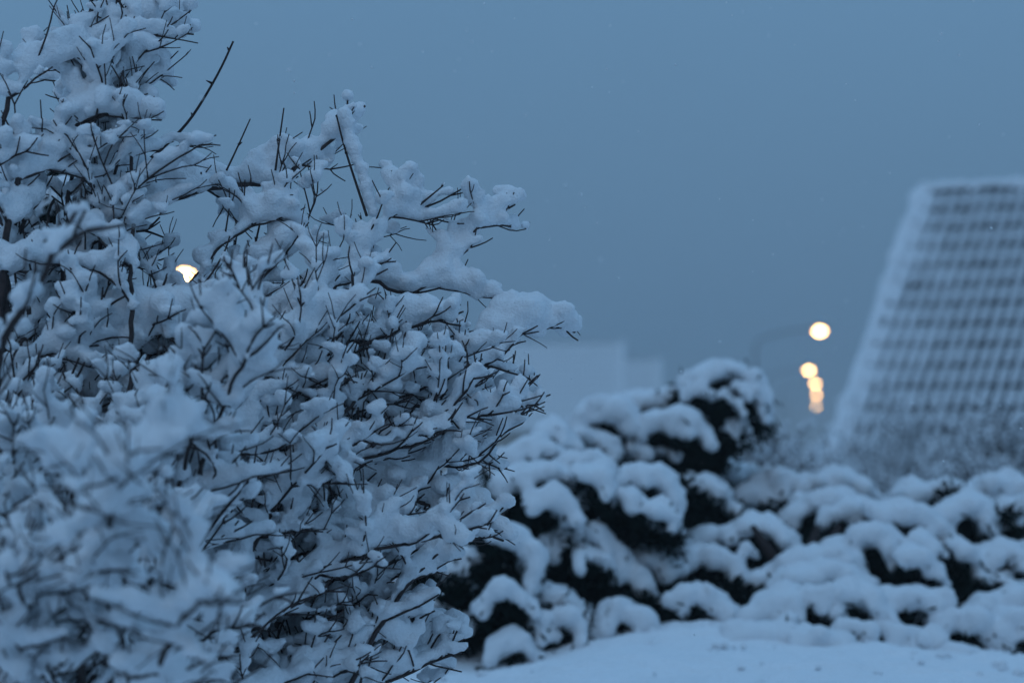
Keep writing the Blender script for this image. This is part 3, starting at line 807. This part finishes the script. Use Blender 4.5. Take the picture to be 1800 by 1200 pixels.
# bare rods: long arc, thin uprights, snow-backed rod
for px, d, r0, ld, sr in [
    ([(200, 318), (245, 293), (282, 265), (330, 218), (362, 168), (390, 118), (410, 73)], 5.3, .0042, 0.0, .02),
    ([(398, 300), (418, 258), (440, 209)], 5.25, .0025, 0.0, .02),
    ([(484, 300), (492, 240), (499, 190)], 5.3, .0028, 0.35, .02),
    ([(440, 470), (455, 400), (470, 340)], 5.2, .003, 0.0, .02),
    ([(408, 467), (418, 400)], 5.2, .003, 0.0, .02),
    ([(645, 380), (625, 320), (604, 255), (592, 205)], 5.35, .0035, 0.0, .02),
    ([(312, 545), (360, 500), (395, 445), (404, 415)], 5.05, .003, 0.0, .02),
    ([(724, 372), (705, 335), (688, 300)], 5.35, .0025, .4, .02),
    ([(738, 360), (760, 342), (778, 327)], 5.35, .0025, .2, .02),
    ([(420, 700), (450, 740), (463, 720)], 5.0, .003, .2, .02),
    ([(425, 790), (445, 760), (465, 720)], 4.95, .003, .2, .02)]:
    P = [at(u, v, d) for u, v in px]
    L = Limb(); Q = resample(smooth_line(P), .02); L.m.tube(Q, np.linspace(r0, r0 * .6, len(Q)), 6)
    for i in range(3, len(Q), 4): L.m.tube([Q[i] - [.001, 0, 0], Q[i] + [rng.normal(0, .004), rng.normal(0, .004), .006]], [.0035, .001], 4)
    if ld: L.snow(Q, sr, ld)
    for i in range(3, len(Q), 4): L.C.append(Q[i] + [0.002, 0, .004]); L.R.append(.006)
    if px[0] == (645, 380):
        for i, q in enumerate(Q): L.C.append(q + [.018 + rng.normal(0, .003), 0, .008]); L.R.append(rng.uniform(.015, .022))
    finish(L, .005, True)

# filling limbs: arching out of the base to points spread through the crown
def crown_targets(n, box, dep):
    out = []
    while len(out) < n:
        u, v = rng.uniform(box[0], box[1]), rng.uniform(box[2], box[3])
        if inside(np.array([[u, v]]))[0]: out.append(at(u, v, rng.uniform(*dep)))
    return out
GAP_ON = True
for T in crown_targets(27, (360, 800, 640, 1160), (4.9, 5.7)): limb(arch(T, rng.uniform(.3, .8)), .010, .003, 1.0, vis=.42)
for T in crown_targets(10, (690, 960, 540, 960), (5.0, 5.6)): limb(arch(T, rng.uniform(.4, .9)), .010, .0028, 1.0, vis=.34, side_len=(.07, .17))
for T in crown_targets(6, (330, 660, 480, 660), (4.9, 5.6)): limb(arch(T, rng.uniform(.3, .8)), .010, .003, 1.0, vis=.34)
for T in crown_targets(7, (30, 250, 60, 480), (4.8, 5.6)): limb(arch(T, rng.uniform(.1, .4)), .010, .003, 1.0, vis=.33)
for T in crown_targets(19, (0, 450, 540, 920), (4.2, 5.2)): limb(arch(T, rng.uniform(.2, .6)), .011, .003, 1.15, vis=.40, vox=.0070)
for T in crown_targets(6, (620, 800, 980, 1190), (4.9, 5.3)): limb(arch(T, rng.uniform(.3, .7)), .010, .0028, 1.0, vis=.34, side_len=(.07, .17))
for T in crown_targets(15, (-80, 420, 820, 1260), (3.3, 4.3)): limb(arch(T, rng.uniform(.2, .5)), .012, .003, 1.25, vis=.40, vox=.0080, zoom=1.25)

# ------------------------------------------------------------------ falling snow
C = []; 
for _ in range(700):
    d = rng.uniform(3.5, 16); C.append(at(rng.uniform(-200, 2000), rng.uniform(-100, 1150), d))
C = np.array(C); C = C[C[:, 2] > ground_z(C[:, 0], C[:, 1]) + .05]
o = link_mesh('falling_snow', sphere_mesh('falling_snow', C, rng.uniform(.0015, .0032, len(C))), None, [SNOW])
tag(o, 'sparse small snowflakes falling through the evening air', 'snowfall', kind='stuff')

# ------------------------------------------------------------------ haze
hz = bpy.data.materials.new('haze'); hz.use_nodes = True; nt = hz.node_tree; nt.nodes.clear()
ho = nt.nodes.new('ShaderNodeOutputMaterial'); pv_ = nt.nodes.new('ShaderNodeVolumePrincipled')
pv_.inputs['Color'].default_value = (1.0, 1.0, 1.0, 1); pv_.inputs['Density'].default_value = 0.0026
nt.links.new(pv_.outputs[0], ho.inputs['Volume'])
m = MB(); m.box((0, 1070, 5.5), (1260, 1190, 9.5)); o = m.build('haze', None, [hz])
tag(o, 'thin pale evening haze over the whole place', 'haze', kind='stuff')
